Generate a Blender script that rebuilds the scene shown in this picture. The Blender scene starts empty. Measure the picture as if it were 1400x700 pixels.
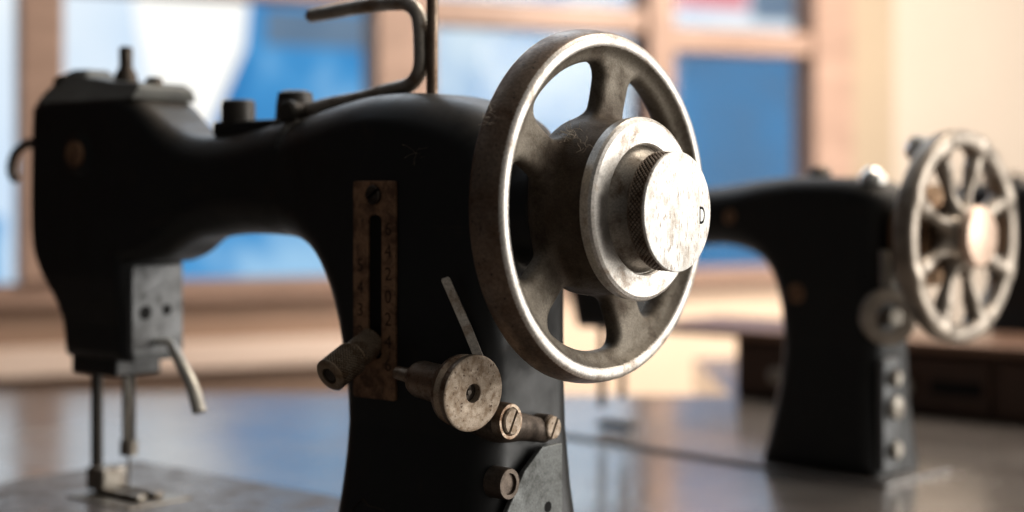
import bpy, bmesh, math, random
import numpy as np
from mathutils import Vector, Matrix, Quaternion
random.seed(7); rng = np.random.default_rng(7)
scene = bpy.context.scene
COL = scene.collection
CM = 0.01
TABLE_Z = 0.75                 # table top height (m)
AX = TABLE_Z + 0.187           # height of the front machine's main shaft
PI = math.pi

# ------------------------------------------------------------------ objects
def tag(o, label=None, cat=None, group=None, kind=None):
    if label: o['label'] = label
    if cat: o['category'] = cat
    if group: o['group'] = group
    if kind: o['kind'] = kind
    return o

def empty(name, loc, rz=0.0):
    o = bpy.data.objects.new(name, None); COL.objects.link(o)
    o.location = loc; o.rotation_euler = (0, 0, rz); o.empty_display_size = .02
    return o

class Part:
    """collects geometry in cm, links it as one mesh object"""
    def __init__(s): s.v = []; s.f = []; s.sm = []
    def add(s, verts, faces, smooth=True):
        n = len(s.v); s.v.extend([tuple(map(float, p)) for p in verts])
        s.f.extend([tuple(int(i) + n for i in f) for f in faces]); s.sm.extend([smooth] * len(faces)); return s
    def xf(s, M):
        s.v = [tuple(M @ Vector(p)) for p in s.v]; return s
    def link(s, name, mat, parent=None, off=(0, 0, 0), sharp=35, bev=0):
        me = bpy.data.meshes.new(name)
        vv = [((p[0] - off[0]) * CM, (p[1] - off[1]) * CM, (p[2] - off[2]) * CM) for p in s.v]
        me.from_pydata(vv, [], s.f); me.update()
        me.polygons.foreach_set('use_smooth', s.sm)
        bm = bmesh.new(); bm.from_mesh(me)
        bmesh.ops.recalc_face_normals(bm, faces=bm.faces)
        a = math.radians(sharp)
        for e in bm.edges:
            if len(e.link_faces) == 2 and e.calc_face_angle(0) > a: e.smooth = False
        bm.to_mesh(me); bm.free()
        o = bpy.data.objects.new(name, me); COL.objects.link(o)
        me.materials.append(mat)
        if parent: o.parent = parent
        if bev:
            m = o.modifiers.new('bev', 'BEVEL'); m.width = bev * CM; m.segments = 3; m.limit_method = 'ANGLE'; m.angle_limit = math.radians(30)
            m.harden_normals = False
        return o

def box(P, x0, x1, y0, y1, z0, z1):
    v = [(x, y, z) for x in (x0, x1) for y in (y0, y1) for z in (z0, z1)]
    P.add(v, [(0, 1, 3, 2), (4, 6, 7, 5), (0, 4, 5, 1), (2, 3, 7, 6), (0, 2, 6, 4), (1, 5, 7, 3)], False); return P

def frame_of(d):
    d = Vector(d).normalized(); u = d.orthogonal().normalized()
    if abs(d.z) < .95: u = d.cross(Vector((0, 0, 1))).normalized()
    return d, u, d.cross(u).normalized()

def lathe(P, prof, o=(0, 0, 0), d=(1, 0, 0), n=64, disp=None):
    """profile = list of (t along d, radius)"""
    D, U, W = frame_of(d); O = Vector(o); v = []; f = []
    m = len(prof)
    for i, (t, r) in enumerate(prof):
        for k in range(n):
            a = 2 * PI * k / n; rr = r + (disp(t, a, i) if disp else 0)
            v.append(O + D * t + (U * math.cos(a) + W * math.sin(a)) * rr)
    for i in range(m - 1):
        for k in range(n):
            k2 = (k + 1) % n
            f.append((i * n + k, i * n + k2, (i + 1) * n + k2, (i + 1) * n + k))
    if prof[0][1] > 1e-6: f.append(tuple(range(n))[::-1])
    if prof[-1][1] > 1e-6: f.append(tuple((m - 1) * n + k for k in range(n)))
    P.add(v, f); return P

def rings(P, prof, **k):   # closed ring (torus-like) profile
    o = k.get('o', (0, 0, 0)); d = k.get('d', (1, 0, 0)); n = k.get('n', 96)
    D, U, W = frame_of(d); O = Vector(o); v = []; f = []; m = len(prof)
    for (t, r) in prof:
        for j in range(n):
            a = 2 * PI * j / n; v.append(O + D * t + (U * math.cos(a) + W * math.sin(a)) * r)
    for i in range(m):
        i2 = (i + 1) % m
        for j in range(n):
            j2 = (j + 1) % n; f.append((i * n + j, i * n + j2, i2 * n + j2, i2 * n + j))
    P.add(v, f); return P

def tube(P, pts, rad, n=12, flat=1.0, cap=True):
    pts = [Vector(p) for p in pts]; m = len(pts)
    rr = rad if isinstance(rad, (list, tuple)) else [rad] * m
    T = [(pts[min(i + 1, m - 1)] - pts[max(i - 1, 0)]).normalized() for i in range(m)]
    _, u, _ = frame_of(T[0]); v = []; f = []
    for i in range(m):
        u = (u - T[i] * u.dot(T[i])).normalized(); w = T[i].cross(u)
        for k in range(n):
            a = 2 * PI * k / n; v.append(pts[i] + (u * math.cos(a) + w * math.sin(a) * flat) * rr[i])
    for i in range(m - 1):
        for k in range(n):
            k2 = (k + 1) % n; f.append((i * n + k, i * n + k2, (i + 1) * n + k2, (i + 1) * n + k))
    if cap: f += [tuple(range(n))[::-1], tuple((m - 1) * n + k for k in range(n))]
    P.add(v, f); return P

def catmull(pts, seg=8, closed=False):
    out = []; n = len(pts); P = [np.array(p, float) for p in pts]
    rngi = range(n) if closed else range(n - 1)
    for i in rngi:
        a = P[(i - 1) % n] if closed or i > 0 else P[0] * 2 - P[1]
        b = P[i]; c = P[(i + 1) % n]
        d = P[(i + 2) % n] if closed or i + 2 < n else P[-1] * 2 - P[-2]
        for k in range(seg):
            t = k / seg
            out.append(.5 * ((2 * b) + (c - a) * t + (2 * a - 5 * b + 4 * c - d) * t * t + (3 * b - a - 3 * c + d) * t ** 3))
    if not closed: out.append(P[-1])
    return out

def extrude_poly(P, poly, t0, t1, o=(0, 0, 0), d=(1, 0, 0), smooth=False):
    """poly = (a, b) pairs in the plane across d"""
    D, U, W = frame_of(d); O = Vector(o); n = len(poly)
    v = [O + D * t + U * a + W * b for t in (t0, t1) for a, b in poly]
    f = [(i, (i + 1) % n, n + (i + 1) % n, n + i) for i in range(n)]
    P.add(v, f, smooth); P.add(v, [tuple(range(n))[::-1], tuple(range(n, 2 * n))], False); return P

# ------------------------------------------------------------------ signed distance meshing (surface nets)
def surface_nets(fn, lo, hi, h):
    ax = [np.arange(lo[i], hi[i] + h, h) for i in range(3)]
    X, Y, Z = np.meshgrid(*ax, indexing='ij', sparse=True)
    D = fn(X, Y, Z).astype(np.float32); S = D < 0
    nx, ny, nz = D.shape
    cs = np.zeros((nx - 1, ny - 1, nz - 1), np.int8)
    for i in (0, 1):
        for j in (0, 1):
            for k in (0, 1): cs += S[i:nx - 1 + i, j:ny - 1 + j, k:nz - 1 + k]
    act = (cs > 0) & (cs < 8); idx = -np.ones(act.shape, np.int64)
    c = np.argwhere(act); idx[act] = np.arange(len(c))
    acc = np.zeros((len(c), 3)); cnt = np.zeros(len(c))
    corners = [(i, j, k) for i in (0, 1) for j in (0, 1) for k in (0, 1)]
    for a in corners:
        for dim in range(3):
            if a[dim]: continue
            b = list(a); b[dim] = 1
            da = D[c[:, 0] + a[0], c[:, 1] + a[1], c[:, 2] + a[2]]; db = D[c[:, 0] + b[0], c[:, 1] + b[1], c[:, 2] + b[2]]
            m = (da < 0) != (db < 0); t = np.zeros(len(c)); t[m] = da[m] / (da[m] - db[m])
            p = np.tile(np.array(a, float), (len(c), 1)); p[:, dim] += t
            acc[m] += p[m]; cnt[m] += 1
    V = (c + acc / cnt[:, None]) * h + np.array([ax[0][0], ax[1][0], ax[2][0]])
    F = []
    for dim in range(3):
        sl0 = [slice(None)] * 3; sl1 = [slice(None)] * 3; sl0[dim] = slice(0, -1); sl1[dim] = slice(1, None)
        e = np.argwhere(S[tuple(sl0)] != S[tuple(sl1)])
        u, w = [(1, 2), (2, 0), (0, 1)][dim]
        ok = (e[:, u] > 0) & (e[:, w] > 0) & (e[:, u] < D.shape[u] - 1) & (e[:, w] < D.shape[w] - 1); e = e[ok]
        q = []
        for du, dw in ((-1, -1), (0, -1), (0, 0), (-1, 0)):
            g = e.copy(); g[:, u] += du; g[:, w] += dw; q.append(idx[g[:, 0], g[:, 1], g[:, 2]])
        q = np.stack(q, 1); flip = ~S[e[:, 0], e[:, 1], e[:, 2]]; q[flip] = q[flip][:, ::-1]; F.append(q)
    F = np.concatenate(F)
    for _ in range(2):           # settle on the surface
        g = np.zeros_like(V); e = h * .5
        d0 = fn(V[:, 0], V[:, 1], V[:, 2])
        for k in range(3):
            Q = V.copy(); Q[:, k] += e; a = fn(Q[:, 0], Q[:, 1], Q[:, 2]); Q[:, k] -= 2 * e; b = fn(Q[:, 0], Q[:, 1], Q[:, 2])
            g[:, k] = (a - b) / (2 * e)
        V = V - g * np.clip(d0 / np.maximum((g ** 2).sum(1), .2), -h, h)[:, None]
    return V, F

def smin(a, b, k):
    h = np.clip(.5 + .5 * (b - a) / k, 0, 1); return b * (1 - h) + a * h - k * h * (1 - h)
def smax(a, b, k): return -smin(-a, -b, k)
def rmax(a, b, r):   # rounded intersection, radius r
    a = a + r; b = b + r
    return np.minimum(np.maximum(a, b), 0) + np.sqrt(np.maximum(a, 0) ** 2 + np.maximum(b, 0) ** 2) - r

def poly_sdf(poly):
    P = np.array(poly, float); Q = np.roll(P, -1, 0)
    def f(x, z):
        x, z = np.broadcast_arrays(x, z); shp = x.shape; x = x.ravel(); z = z.ravel()
        d = np.full(x.shape, 1e9); ins = np.zeros(x.shape, bool)
        for a, b in zip(P, Q):
            e = b - a; L = e @ e
            if L < 1e-12: continue
            t = np.clip(((x - a[0]) * e[0] + (z - a[1]) * e[1]) / L, 0, 1)
            d = np.minimum(d, (x - a[0] - t * e[0]) ** 2 + (z - a[1] - t * e[1]) ** 2)
            if a[1] != b[1]:
                c = ((a[1] > z) != (b[1] > z)) & (x < (b[0] - a[0]) * (z - a[1]) / (b[1] - a[1]) + a[0]); ins ^= c
        d = np.sqrt(d); return np.where(ins, -d, d).reshape(shp)
    return f

# ------------------------------------------------------------------ materials
def new_mat(name):
    m = bpy.data.materials.new(name); m.use_nodes = True; nt = m.node_tree
    return m, nt, nt.nodes['Principled BSDF']
def N(nt, t, **k):
    n = nt.nodes.new(t)
    for a, b in k.items():
        if a in n.inputs: n.inputs[a].default_value = b
        else: setattr(n, a, b)
    return n
def c4(c): return (c[0], c[1], c[2], 1)
def ramp(nt, src, stops):
    r = N(nt, 'ShaderNodeValToRGB'); e = r.color_ramp.elements
    while len(e) < len(stops): e.new(.5)
    for k, (p, c) in enumerate(stops):
        e[k].position = p; e[k].color = c4(c) if not isinstance(c, (int, float)) else (c, c, c, 1)
    nt.links.new(src, r.inputs[0]); return r.outputs[0]
def mix(nt, f, a, b, blend='MIX'):
    m = N(nt, 'ShaderNodeMix', data_type='RGBA', blend_type=blend)
    for s, v in ((0, f), (6, a), (7, b)):
        if hasattr(v, 'is_linked') or hasattr(v, 'links'): nt.links.new(v, m.inputs[s])
        else: m.inputs[s].default_value = v if s == 0 else c4(v)
    return m.outputs[2]
def noise(nt, co, scale, detail=4, rough=.6, dist=0, stretch=None):
    if stretch:
        mp = N(nt, 'ShaderNodeMapping'); mp.inputs['Scale'].default_value = stretch; nt.links.new(co, mp.inputs[0]); co = mp.outputs[0]
    n = N(nt, 'ShaderNodeTexNoise', Scale=scale, Detail=detail, Roughness=rough, Distortion=dist); nt.links.new(co, n.inputs['Vector']); return n.outputs[0]
def bump(nt, b, h, strength, dist=.0005):
    bp = N(nt, 'ShaderNodeBump', Strength=strength, Distance=dist); nt.links.new(h, bp.inputs['Height']); nt.links.new(bp.outputs[0], b.inputs['Normal'])

def metal(name, base, stain, rough=.4, metallic=.9, stain_amt=(.52, .68), sc=90, pits=(.62, .7), pit_sc=700, bmp=.3, pitc=(.03, .02, .015), stretch=None, rough2=None):
    m, nt, b = new_mat(name); co = N(nt, 'ShaderNodeTexCoord').outputs['Object']
    n1 = noise(nt, co, sc, 6, .65, .3); n2 = noise(nt, co, pit_sc, 3, .6, 0, stretch); n3 = noise(nt, co, sc * 14, 4, .7)
    s = ramp(nt, n1, [(stain_amt[0], 0.), (stain_amt[1], 1.)])
    p = ramp(nt, n2, [(pits[0], 0.), (pits[1], 1.)])
    var = ramp(nt, n3, [(.3, .6), (.7, 1.2)])
    c = mix(nt, s, base, stain); c = mix(nt, 1.0, c, var, 'MULTIPLY'); c = mix(nt, p, c, pitc)
    nt.links.new(c, b.inputs['Base Color'])
    r = ramp(nt, n1, [(.35, rough), (.7, rough2 or min(1, rough + .3))]); nt.links.new(r, b.inputs['Roughness'])
    inv = ramp(nt, p, [(0, metallic), (1, .1)]); nt.links.new(inv, b.inputs['Metallic'])
    hh = mix(nt, .5, n3, n2); bump(nt, b, hh, bmp)
    return m

def plain(name, col, rough=.6, metallic=0., var=.15, sc=40, bmp=.1, spec=.5, stretch=None):
    m, nt, b = new_mat(name); co = N(nt, 'ShaderNodeTexCoord').outputs['Object']
    n = noise(nt, co, sc, 5, .6, .2, stretch)
    lo = tuple(x * (1 - var) for x in col); hi = tuple(min(1, x * (1 + var)) for x in col)
    nt.links.new(ramp(nt, n, [(.3, lo), (.7, hi)]), b.inputs['Base Color'])
    b.inputs['Metallic'].default_value = metallic
    nt.links.new(ramp(nt, n, [(.3, rough * .9), (.7, min(1, rough * 1.1))]), b.inputs['Roughness'])
    b.inputs['Specular IOR Level'].default_value = spec
    if bmp: bump(nt, b, n, bmp, .001)
    return m

def japan(name, rough=.3, dust=.06):
    m, nt, b = new_mat(name); tc = N(nt, 'ShaderNodeTexCoord'); co = tc.outputs['Object']
    n1 = noise(nt, co, 45, 6, .65); n2 = noise(nt, co, 1400, 2, .5); n3 = noise(nt, co, 12, 3, .5)
    geo = N(nt, 'ShaderNodeNewGeometry'); sep = N(nt, 'ShaderNodeSeparateXYZ'); nt.links.new(geo.outputs['Normal'], sep.inputs[0])
    up = ramp(nt, sep.outputs[2], [(.25, 0.), (1., 1.)])
    d = mix(nt, 1.0, up, ramp(nt, n1, [(.35, .25), (.7, 1.)]), 'MULTIPLY')
    dd = mix(nt, 1.0, d, (dust * 8,) * 3, 'MULTIPLY')
    sp = ramp(nt, n2, [(.73, 0.), (.76, 1.)])
    c = mix(nt, dd, (.004, .0045, .0046), (.12, .10, .08)); c = mix(nt, sp, c, (.045, .036, .03))
    wear = ramp(nt, noise(nt, co, 30, 8, .75, .6), [(.58, 0.), (.7, 1.)]); c = mix(nt, wear, c, (.022, .014, .009))
    nt.links.new(c, b.inputs['Base Color'])
    nt.links.new(ramp(nt, n1, [(.3, rough), (.7, rough + .22)]), b.inputs['Roughness'])
    b.inputs['Specular IOR Level'].default_value = .5
    bump(nt, b, mix(nt, .5, n1, n3), .12, .0012)
    return m

def emit(name, stops, sc=2., dist=.5, strength=1., stretch=None, seed=0.):
    m, nt, b = new_mat(name); co = N(nt, 'ShaderNodeTexCoord').outputs['Object']
    mp = N(nt, 'ShaderNodeMapping'); mp.inputs['Location'].default_value = (seed, seed, seed); nt.links.new(co, mp.inputs[0])
    n = noise(nt, mp.outputs[0], sc, 3, .5, dist, stretch)
    c = ramp(nt, n, stops); e = N(nt, 'ShaderNodeEmission', Strength=strength); nt.links.new(c, e.inputs[0])
    nt.links.new(e.outputs[0], nt.nodes['Material Output'].inputs[0]); return m

def wood(name, col, dark, rough=.5, sc=6, stretch=(1, .15, 1), spec=.5, bmp=.15):
    m, nt, b = new_mat(name); co = N(nt, 'ShaderNodeTexCoord').outputs['Object']
    n = noise(nt, co, sc * 10, 6, .7, 1.2, stretch); n2 = noise(nt, co, sc, 3, .5)
    c = mix(nt, ramp(nt, n, [(.35, 0.), (.65, 1.)]), col, dark); c = mix(nt, ramp(nt, n2, [(.35, 0.), (.65, .5)]), c, dark)
    nt.links.new(c, b.inputs['Base Color']); nt.links.new(ramp(nt, n2, [(.3, rough * .75), (.7, rough * 1.25)]), b.inputs['Roughness'])
    b.inputs['Specular IOR Level'].default_value = spec
    bump(nt, b, n, bmp, .0006); return m

M = {}
M['japan'] = japan('black_japan_paint', .33, .09)
M['japan2'] = japan('old_black_japan_paint', .4, .10)
M['rim'] = metal('worn_rim_steel', (.30, .225, .17), (.14, .08, .048), .3, .9, (.40, .72), 45, (.635, .70), 420, .35)
M['spoke'] = metal('rough_cast_grey', (.245, .21, .165), (.10, .066, .042), .5, .55, (.5, .75), 70, (.64, .74), 1500, .8, (.05, .035, .025))
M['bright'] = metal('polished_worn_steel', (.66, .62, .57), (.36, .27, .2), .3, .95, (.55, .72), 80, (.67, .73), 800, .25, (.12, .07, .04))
M['knobface'] = metal('bright_pitted_face', (.86, .84, .80), (.72, .65, .57), .48, .7, (.50, .70), 110, (.575, .66), 420, .4, (.40, .29, .21), (1, 2.2, .5))
for nd in M['knobface'].node_tree.nodes:
    if nd.type == 'VALTORGB' and abs(nd.color_ramp.elements[0].color[0] - .6) < 1e-3: nd.color_ramp.elements[0].color = (.8, .8, .8, 1)
M['knurl'] = metal('dark_knurled_steel', (.30, .24, .19), (.17, .115, .08), .4, .85, (.45, .65), 150, (.66, .75), 900, .2)
M['hub'] = metal('dark_hub_metal', (.13, .10, .078), (.04, .028, .02), .42, .7, (.42, .65), 70, (.68, .75), 900, .3)
M['brass'] = metal('tarnished_plate', (.44, .25, .14), (.16, .085, .05), .42, .5, (.42, .62), 120, (.62, .7), 500, .4)
M['disc'] = metal('mottled_disc_face', (.62, .51, .40), (.46, .33, .22), .5, .6, (.45, .7), 260, (.60, .7), 600, .5, (.14, .08, .045))
M['disc_side'] = metal('rusty_disc_side', (.42, .33, .25), (.2, .12, .075), .3, .95, (.45, .62), 130, (.64, .72), 700, .3)
M['steel'] = metal('old_steel', (.33, .30, .26), (.15, .11, .08), .35, .9, (.5, .68), 90, (.66, .74), 600, .2)
M['darksteel'] = metal('blackened_steel', (.09, .075, .062), (.04, .025, .018), .35, .85, (.45, .65), 100, (.68, .75), 700, .2)
M['greyplate'] = metal('dull_grey_plate', (.22, .23, .225), (.11, .11, .10), .5, .5, (.5, .7), 60, (.7, .76), 600, .2)
M['covergrey'] = plain('greyed_cover', (.12, .12, .11), .5, .2, .3, 60, .2)
M['wire'] = metal('worn_wire_steel', (.55, .50, .44), (.28, .18, .11), .3, .9, (.5, .7), 60, (.66, .74), 600, .2)
M['leverknurl'] = metal('bronzed_knurled_steel', (.42, .33, .24), (.24, .16, .10), .28, 1.0, (.45, .65), 150, (.66, .75), 900, .2)
M['plateside'] = metal('pale_steel_side', (.19, .195, .20), (.12, .12, .12), .45, .6, (.5, .7), 60, (.7, .76), 600, .2)
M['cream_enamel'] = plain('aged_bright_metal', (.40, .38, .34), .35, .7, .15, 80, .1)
M['chrome'] = plain('bright_plating', (.8, .78, .74), .22, 1., .1, 60, .05)
M['wheel2'] = plain('worn_plated_wheel', (.33, .28, .23), .36, .7, .35, 60, .1)
M['bedsteel'] = metal('dulled_bed_plate', (.17, .15, .14), (.11, .08, .06), .22, .5, (.45, .65), 50, (.68, .75), 700, .15)
M['darkbar'] = plain('oily_dark_bar', (.03, .025, .02), .45, .3, .3, 80, .1)
M['ornament'] = plain('faded_gilt', (.06, .045, .028), .6, .2, .4, 200, 0)
M['black'] = plain('black_recess', (.004, .004, .004), .7, 0, .1, 40, 0, .2)
M['etch'] = plain('dark_etching', (.05, .028, .018), .7, 0, .1, 40, 0, .2)
M['lint'] = plain('light_lint', (.55, .46, .36), .9, 0, .2, 100, 0)
M['dust'] = plain('pale_dust_fibre', (.30, .24, .18), .9, 0, .2, 100, 0)
M['frame'] = wood('pinkish_window_wood', (.43, .28, .21), (.27, .17, .125), .55, 3, (1, .2, 1))
M['sillwood'] = wood('brown_sill_wood', (.42, .28, .19), (.24, .15, .10), .5, 3, (1, .1, 1))
M['ledge'] = wood('pale_ledge_wood', (.80, .64, .54), (.68, .52, .43), .5, 3, (1, .1, 1))
M['table'] = wood('varnished_table_wood', (.205, .18, .16), (.12, .10, .088), .24, 2, (.2, 1, 1), 1.0, .08)
M['cabinet'] = wood('dark_cabinet_wood', (.065, .026, .012), (.03, .012, .006), .5, 4, (.3, 1, 1))
M['wallcream'] = plain('cream_plaster', (.49, .425, .36), .85, 0, .07, 3, .05)
M['walltan'] = plain('tan_paint', (.36, .29, .21), .85, 0, .07, 3, .05)
M['cloth'] = plain('peach_cloth', (.90, .74, .58), .9, 0, .05, 12, .05)
M['floor'] = plain('floor_boards', (.16, .11, .08), .6, 0, .2, 6, .1)
tb = M['table'].node_tree.nodes['Principled BSDF']; tb.inputs['Coat Weight'].default_value = 1; tb.inputs['Coat IOR'].default_value = 2.0; tb.inputs['Coat Roughness'].default_value = .2
_nt = M['table'].node_tree; _co = N(_nt, 'ShaderNodeTexCoord').outputs['Object']
_n = noise(_nt, _co, 9, 7, .7, .6); _nt.links.new(ramp(_nt, _n, [(.3, .14), (.75, .3)]), tb.inputs['Coat Roughness'])
_nt.links.new(ramp(_nt, noise(_nt, _co, 22, 6, .75, .8), [(.3, 1.), (.75, .7)]), tb.inputs['Coat Weight'])
def grooves(m):     # shade of the knurl grooves put into the colour by pointiness
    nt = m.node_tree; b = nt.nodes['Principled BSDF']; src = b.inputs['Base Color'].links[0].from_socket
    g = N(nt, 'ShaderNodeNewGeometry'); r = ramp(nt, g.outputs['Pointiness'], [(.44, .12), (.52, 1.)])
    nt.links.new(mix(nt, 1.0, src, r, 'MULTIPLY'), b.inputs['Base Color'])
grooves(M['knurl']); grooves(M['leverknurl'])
def hub_darken(m):     # casting colour darkens toward the hub, gradual
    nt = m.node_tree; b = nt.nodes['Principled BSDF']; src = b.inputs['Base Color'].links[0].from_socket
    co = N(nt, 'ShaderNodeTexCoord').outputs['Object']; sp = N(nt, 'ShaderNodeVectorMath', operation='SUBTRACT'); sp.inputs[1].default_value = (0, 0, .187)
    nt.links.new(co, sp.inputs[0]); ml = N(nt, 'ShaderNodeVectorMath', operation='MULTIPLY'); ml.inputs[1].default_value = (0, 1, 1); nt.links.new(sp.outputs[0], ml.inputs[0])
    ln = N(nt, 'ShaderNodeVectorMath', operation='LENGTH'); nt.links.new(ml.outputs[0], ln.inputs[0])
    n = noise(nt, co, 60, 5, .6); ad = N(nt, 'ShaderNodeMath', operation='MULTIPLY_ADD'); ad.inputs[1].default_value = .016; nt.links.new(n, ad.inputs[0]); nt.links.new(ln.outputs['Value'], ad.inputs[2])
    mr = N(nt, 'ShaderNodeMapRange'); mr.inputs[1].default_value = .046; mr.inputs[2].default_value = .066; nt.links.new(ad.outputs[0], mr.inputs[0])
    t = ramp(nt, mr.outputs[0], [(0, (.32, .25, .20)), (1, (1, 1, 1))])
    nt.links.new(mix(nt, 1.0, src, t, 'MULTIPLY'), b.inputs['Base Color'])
hub_darken(M['spoke'])
def glass(name):
    m, nt, b = new_mat(name)
    t = N(nt, 'ShaderNodeBsdfTransparent'); g = N(nt, 'ShaderNodeBsdfGlossy', Roughness=.05); 
    mx = N(nt, 'ShaderNodeMixShader'); mx.inputs[0].default_value = .008; nt.links.new(t.outputs[0], mx.inputs[1]); nt.links.new(g.outputs[0], mx.inputs[2])
    nt.links.new(mx.outputs[0], nt.nodes['Material Output'].inputs[0]); return m
M['glass'] = glass('window_glass')

# ================================================================== FRONT MACHINE
# coordinates in cm about the wheel centre: +x out along the shaft, +z up
OFF = (-24, 0, -18.7)
m1 = empty('sewing_machine', (-24 * CM, 0, TABLE_Z))
tag(m1, 'sharply focused black sewing machine with large worn five-spoked handwheel nearest the viewer', 'sewing machine')
def L1(P, name, mat, parent=None, **k):
    return P.link(name, mat, parent or m1, OFF, **k)

def body_field(prof, hyf, rf, extra=None):
    sd = poly_sdf(prof); cache = {}
    def fn(x, y, z):
        a = sd(x, z); hy = hyf(x, z); r = rf(x, z)
        d = rmax(a, np.abs(y) - hy, r)
        if extra is not None: d = extra(d, x, y, z)
        return d
    return fn

prof1 = [(-43.4, 6.2), (-43.6, 2.5), (-43.5, -2.4), (-42.6, -4.4), (-40.9, -6.8), (-40.3, -9.6)]
prof1 = [tuple(p) for p in catmull(prof1, 6)] + [(-33.9, -9.6), (-33.8, -3.6)]
under = [(-32.2, -3.5), (-30.5, -3.05), (-28.4, -2.1), (-25.5, -1.75), (-22.0, -1.7), (-19.4, -1.95), (-17.4, -2.9), (-15.9, -4.8), (-15.0, -7.2), (-14.5, -10.0), (-14.5, -13), (-14.9, -16), (-15.6, -19)]
prof1 += [tuple(p) for p in catmull(under, 6)]
prof1 += [(-3.6, -19), (-4.1, -14), (-4.3, -8), (-4.3, 2.0)]
top = [(-4.5, 3.2), (-5.2, 4.2), (-6.8, 5.0), (-9.0, 5.55), (-11.5, 5.75), (-14.5, 5.65), (-18, 5.2), (-22, 4.5), (-25.5, 4.05), (-28.5, 4.0), (-30.6, 4.7), (-32.4, 5.9), (-34.2, 6.5), (-38, 6.6), (-41.5, 6.65)]
prof1 += [tuple(p) for p in catmull(top, 6)]
XH = [-44, -33.8, -30, -26, -20, -15.5, -13, -4]
def smooth_interp(xs, ys, sig=1.3):
    g = np.arange(xs[0] - 6, xs[-1] + 6, .1); v = np.interp(g, xs, ys); k = np.exp(-.5 * (np.arange(-4 * sig, 4 * sig + .01, .1) / sig) ** 2); k /= k.sum()
    m = len(k) // 2; v2 = np.convolve(np.pad(v, m, mode='edge'), k, mode='valid')[:len(g)]
    return lambda x: np.interp(x, g, v2)
_h1 = smooth_interp(XH, [2.5, 2.5, 2.35, 2.3, 2.6, 3.25, 3.5, 3.5]); _r1 = smooth_interp(XH, [.7, .7, 1.4, 2.2, 2.2, 1.7, 1.3, 1.7])
def hy1(x, z):
    h = _h1(x)
    h = h - np.where(x < -33, np.clip((-4.5 - z) * .12, 0, .35), 0)
    return h + np.where(x > -20, np.clip((-11 - z) * .1, 0, 1.2), 0)
def r1(x, z):
    return _r1(x) + np.where(x > -20, np.clip((z - 1.5) * .25, 0, 1.1), 0)
def ext1(d, x, y, z):
    # shaft boss behind the wheel
    rr = np.sqrt(y ** 2 + z ** 2); b = rmax(rr - 2.9, np.abs(x + 4.0) - 1.7, .3)
    d = smin(d, b, .8)
    # raised ring round the head screw
    s = rmax(np.sqrt((x + 38.1) ** 2 + (z - 3.0) ** 2) - 1.15, np.abs(y + 2.45) - .18, .12)
    return smin(d, s, .25)
V, F = surface_nets(body_field(prof1, hy1, r1, ext1), (-44.3, -5.2, -18.9), (-1.8, 5.2, 7.2), .17)
P = Part(); P.add(V, F); L1(P, 'body', M['japan'], sharp=60)
# bed
P = Part(); box(P, -47, 4, -8.5, 8.5, -18.68, -18.25); L1(P, 'bed', M['bedsteel'], bev=.15)

# ---- hand wheel
SP = [math.radians(a) for a in (78, 151, 221, 293, 5)]
def wheel1(x, y, z):
    r = np.sqrt(y * y + z * z)
    # rim: barrel section with a rolled front lip
    ro = 8.32 - .16 * (x + 1.25) ** 2 * (1 + .15 * (x > -1.25))
    rim = rmax(r - ro, np.abs(x + .87) - .89, .2)
    inner = 7.02 + .52 * np.clip((x + .95) / .95, 0, 1) ** 1.3 + .35 * np.clip((-x - 1.35) / .7, 0, 1)
    rim = smax(rim, inner - r, .12)
    # web, dished toward the hub
    xs = -1.0 - .15 * np.clip((7 - r) / 3, 0, 1)
    web = np.abs(x - xs) - (.48 + .14 * np.clip((4.6 - r) / 1.5, 0, 1))
    web = rmax(web, r - 7.5, .1)
    sp = None
    for a in SP:
        along = y * math.cos(a) + z * math.sin(a); across = np.abs(-y * math.sin(a) + z * math.cos(a))
        wd = 1.02 + .10 * (along - 5) ** 2 * .35
        s = np.where(along > 0, across - wd, 5.)
        sp = s if sp is None else np.minimum(sp, s)
    win = rmax(rmax(r - 6.82, 4.0 - r, .6), -sp, .85)
    web = smax(web, -win, .42)
    d = smin(rim, web, .38)
    hub = rmax(r - (4.12 - .22 * np.clip((x + .2) / 1.6, 0, 1)), np.abs(x + .15) - 1.75, .45)
    hub = smax(hub, -rmax(np.abs(x - 1.15) - .09, 3.75 - r, .02), .08)
    return smin(d, hub, .5)
V, F = surface_nets(wheel1, (-2.4, -8.7, -8.7), (2.0, 8.7, 8.7), .085); V0 = V
WS = Matrix(((1, 0, 0, .42), (0, 1, 0, 0), (-.03, 0, 1, 0), (0, 0, 0, 1)))     # the wheel sits a touch out of true on its shaft
FS = Matrix(((1, 0, 0, .15), (0, 1, 0, 0), (-.04, 0, 1, 0), (0, 0, 0, 1)))
KS = Matrix(((1, 0, 0, -.2), (0, 1, 0, 0), (-.045, 0, 1, 0), (0, 0, 0, 1)))
# keep bright front lip (its highlight put into the colour) / patina / cast web as material zones of the same casting
P = Part(); P.add(V, F).xf(WS)
wh = L1(P, 'hand_wheel', M['rim'], sharp=70)
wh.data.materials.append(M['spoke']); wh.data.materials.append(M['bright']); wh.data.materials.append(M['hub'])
cen = V[F].mean(1); rr = np.hypot(cen[:, 1], cen[:, 2]); mi = np.zeros(len(F), np.int32)
mi[(rr < 7.52) & (cen[:, 0] > -1.9)] = 1
# (the casting darkens toward the hub inside its own material)
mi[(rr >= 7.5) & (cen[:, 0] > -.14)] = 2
# recalc_face_normals keeps polygon order
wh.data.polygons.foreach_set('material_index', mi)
WP = wh
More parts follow.
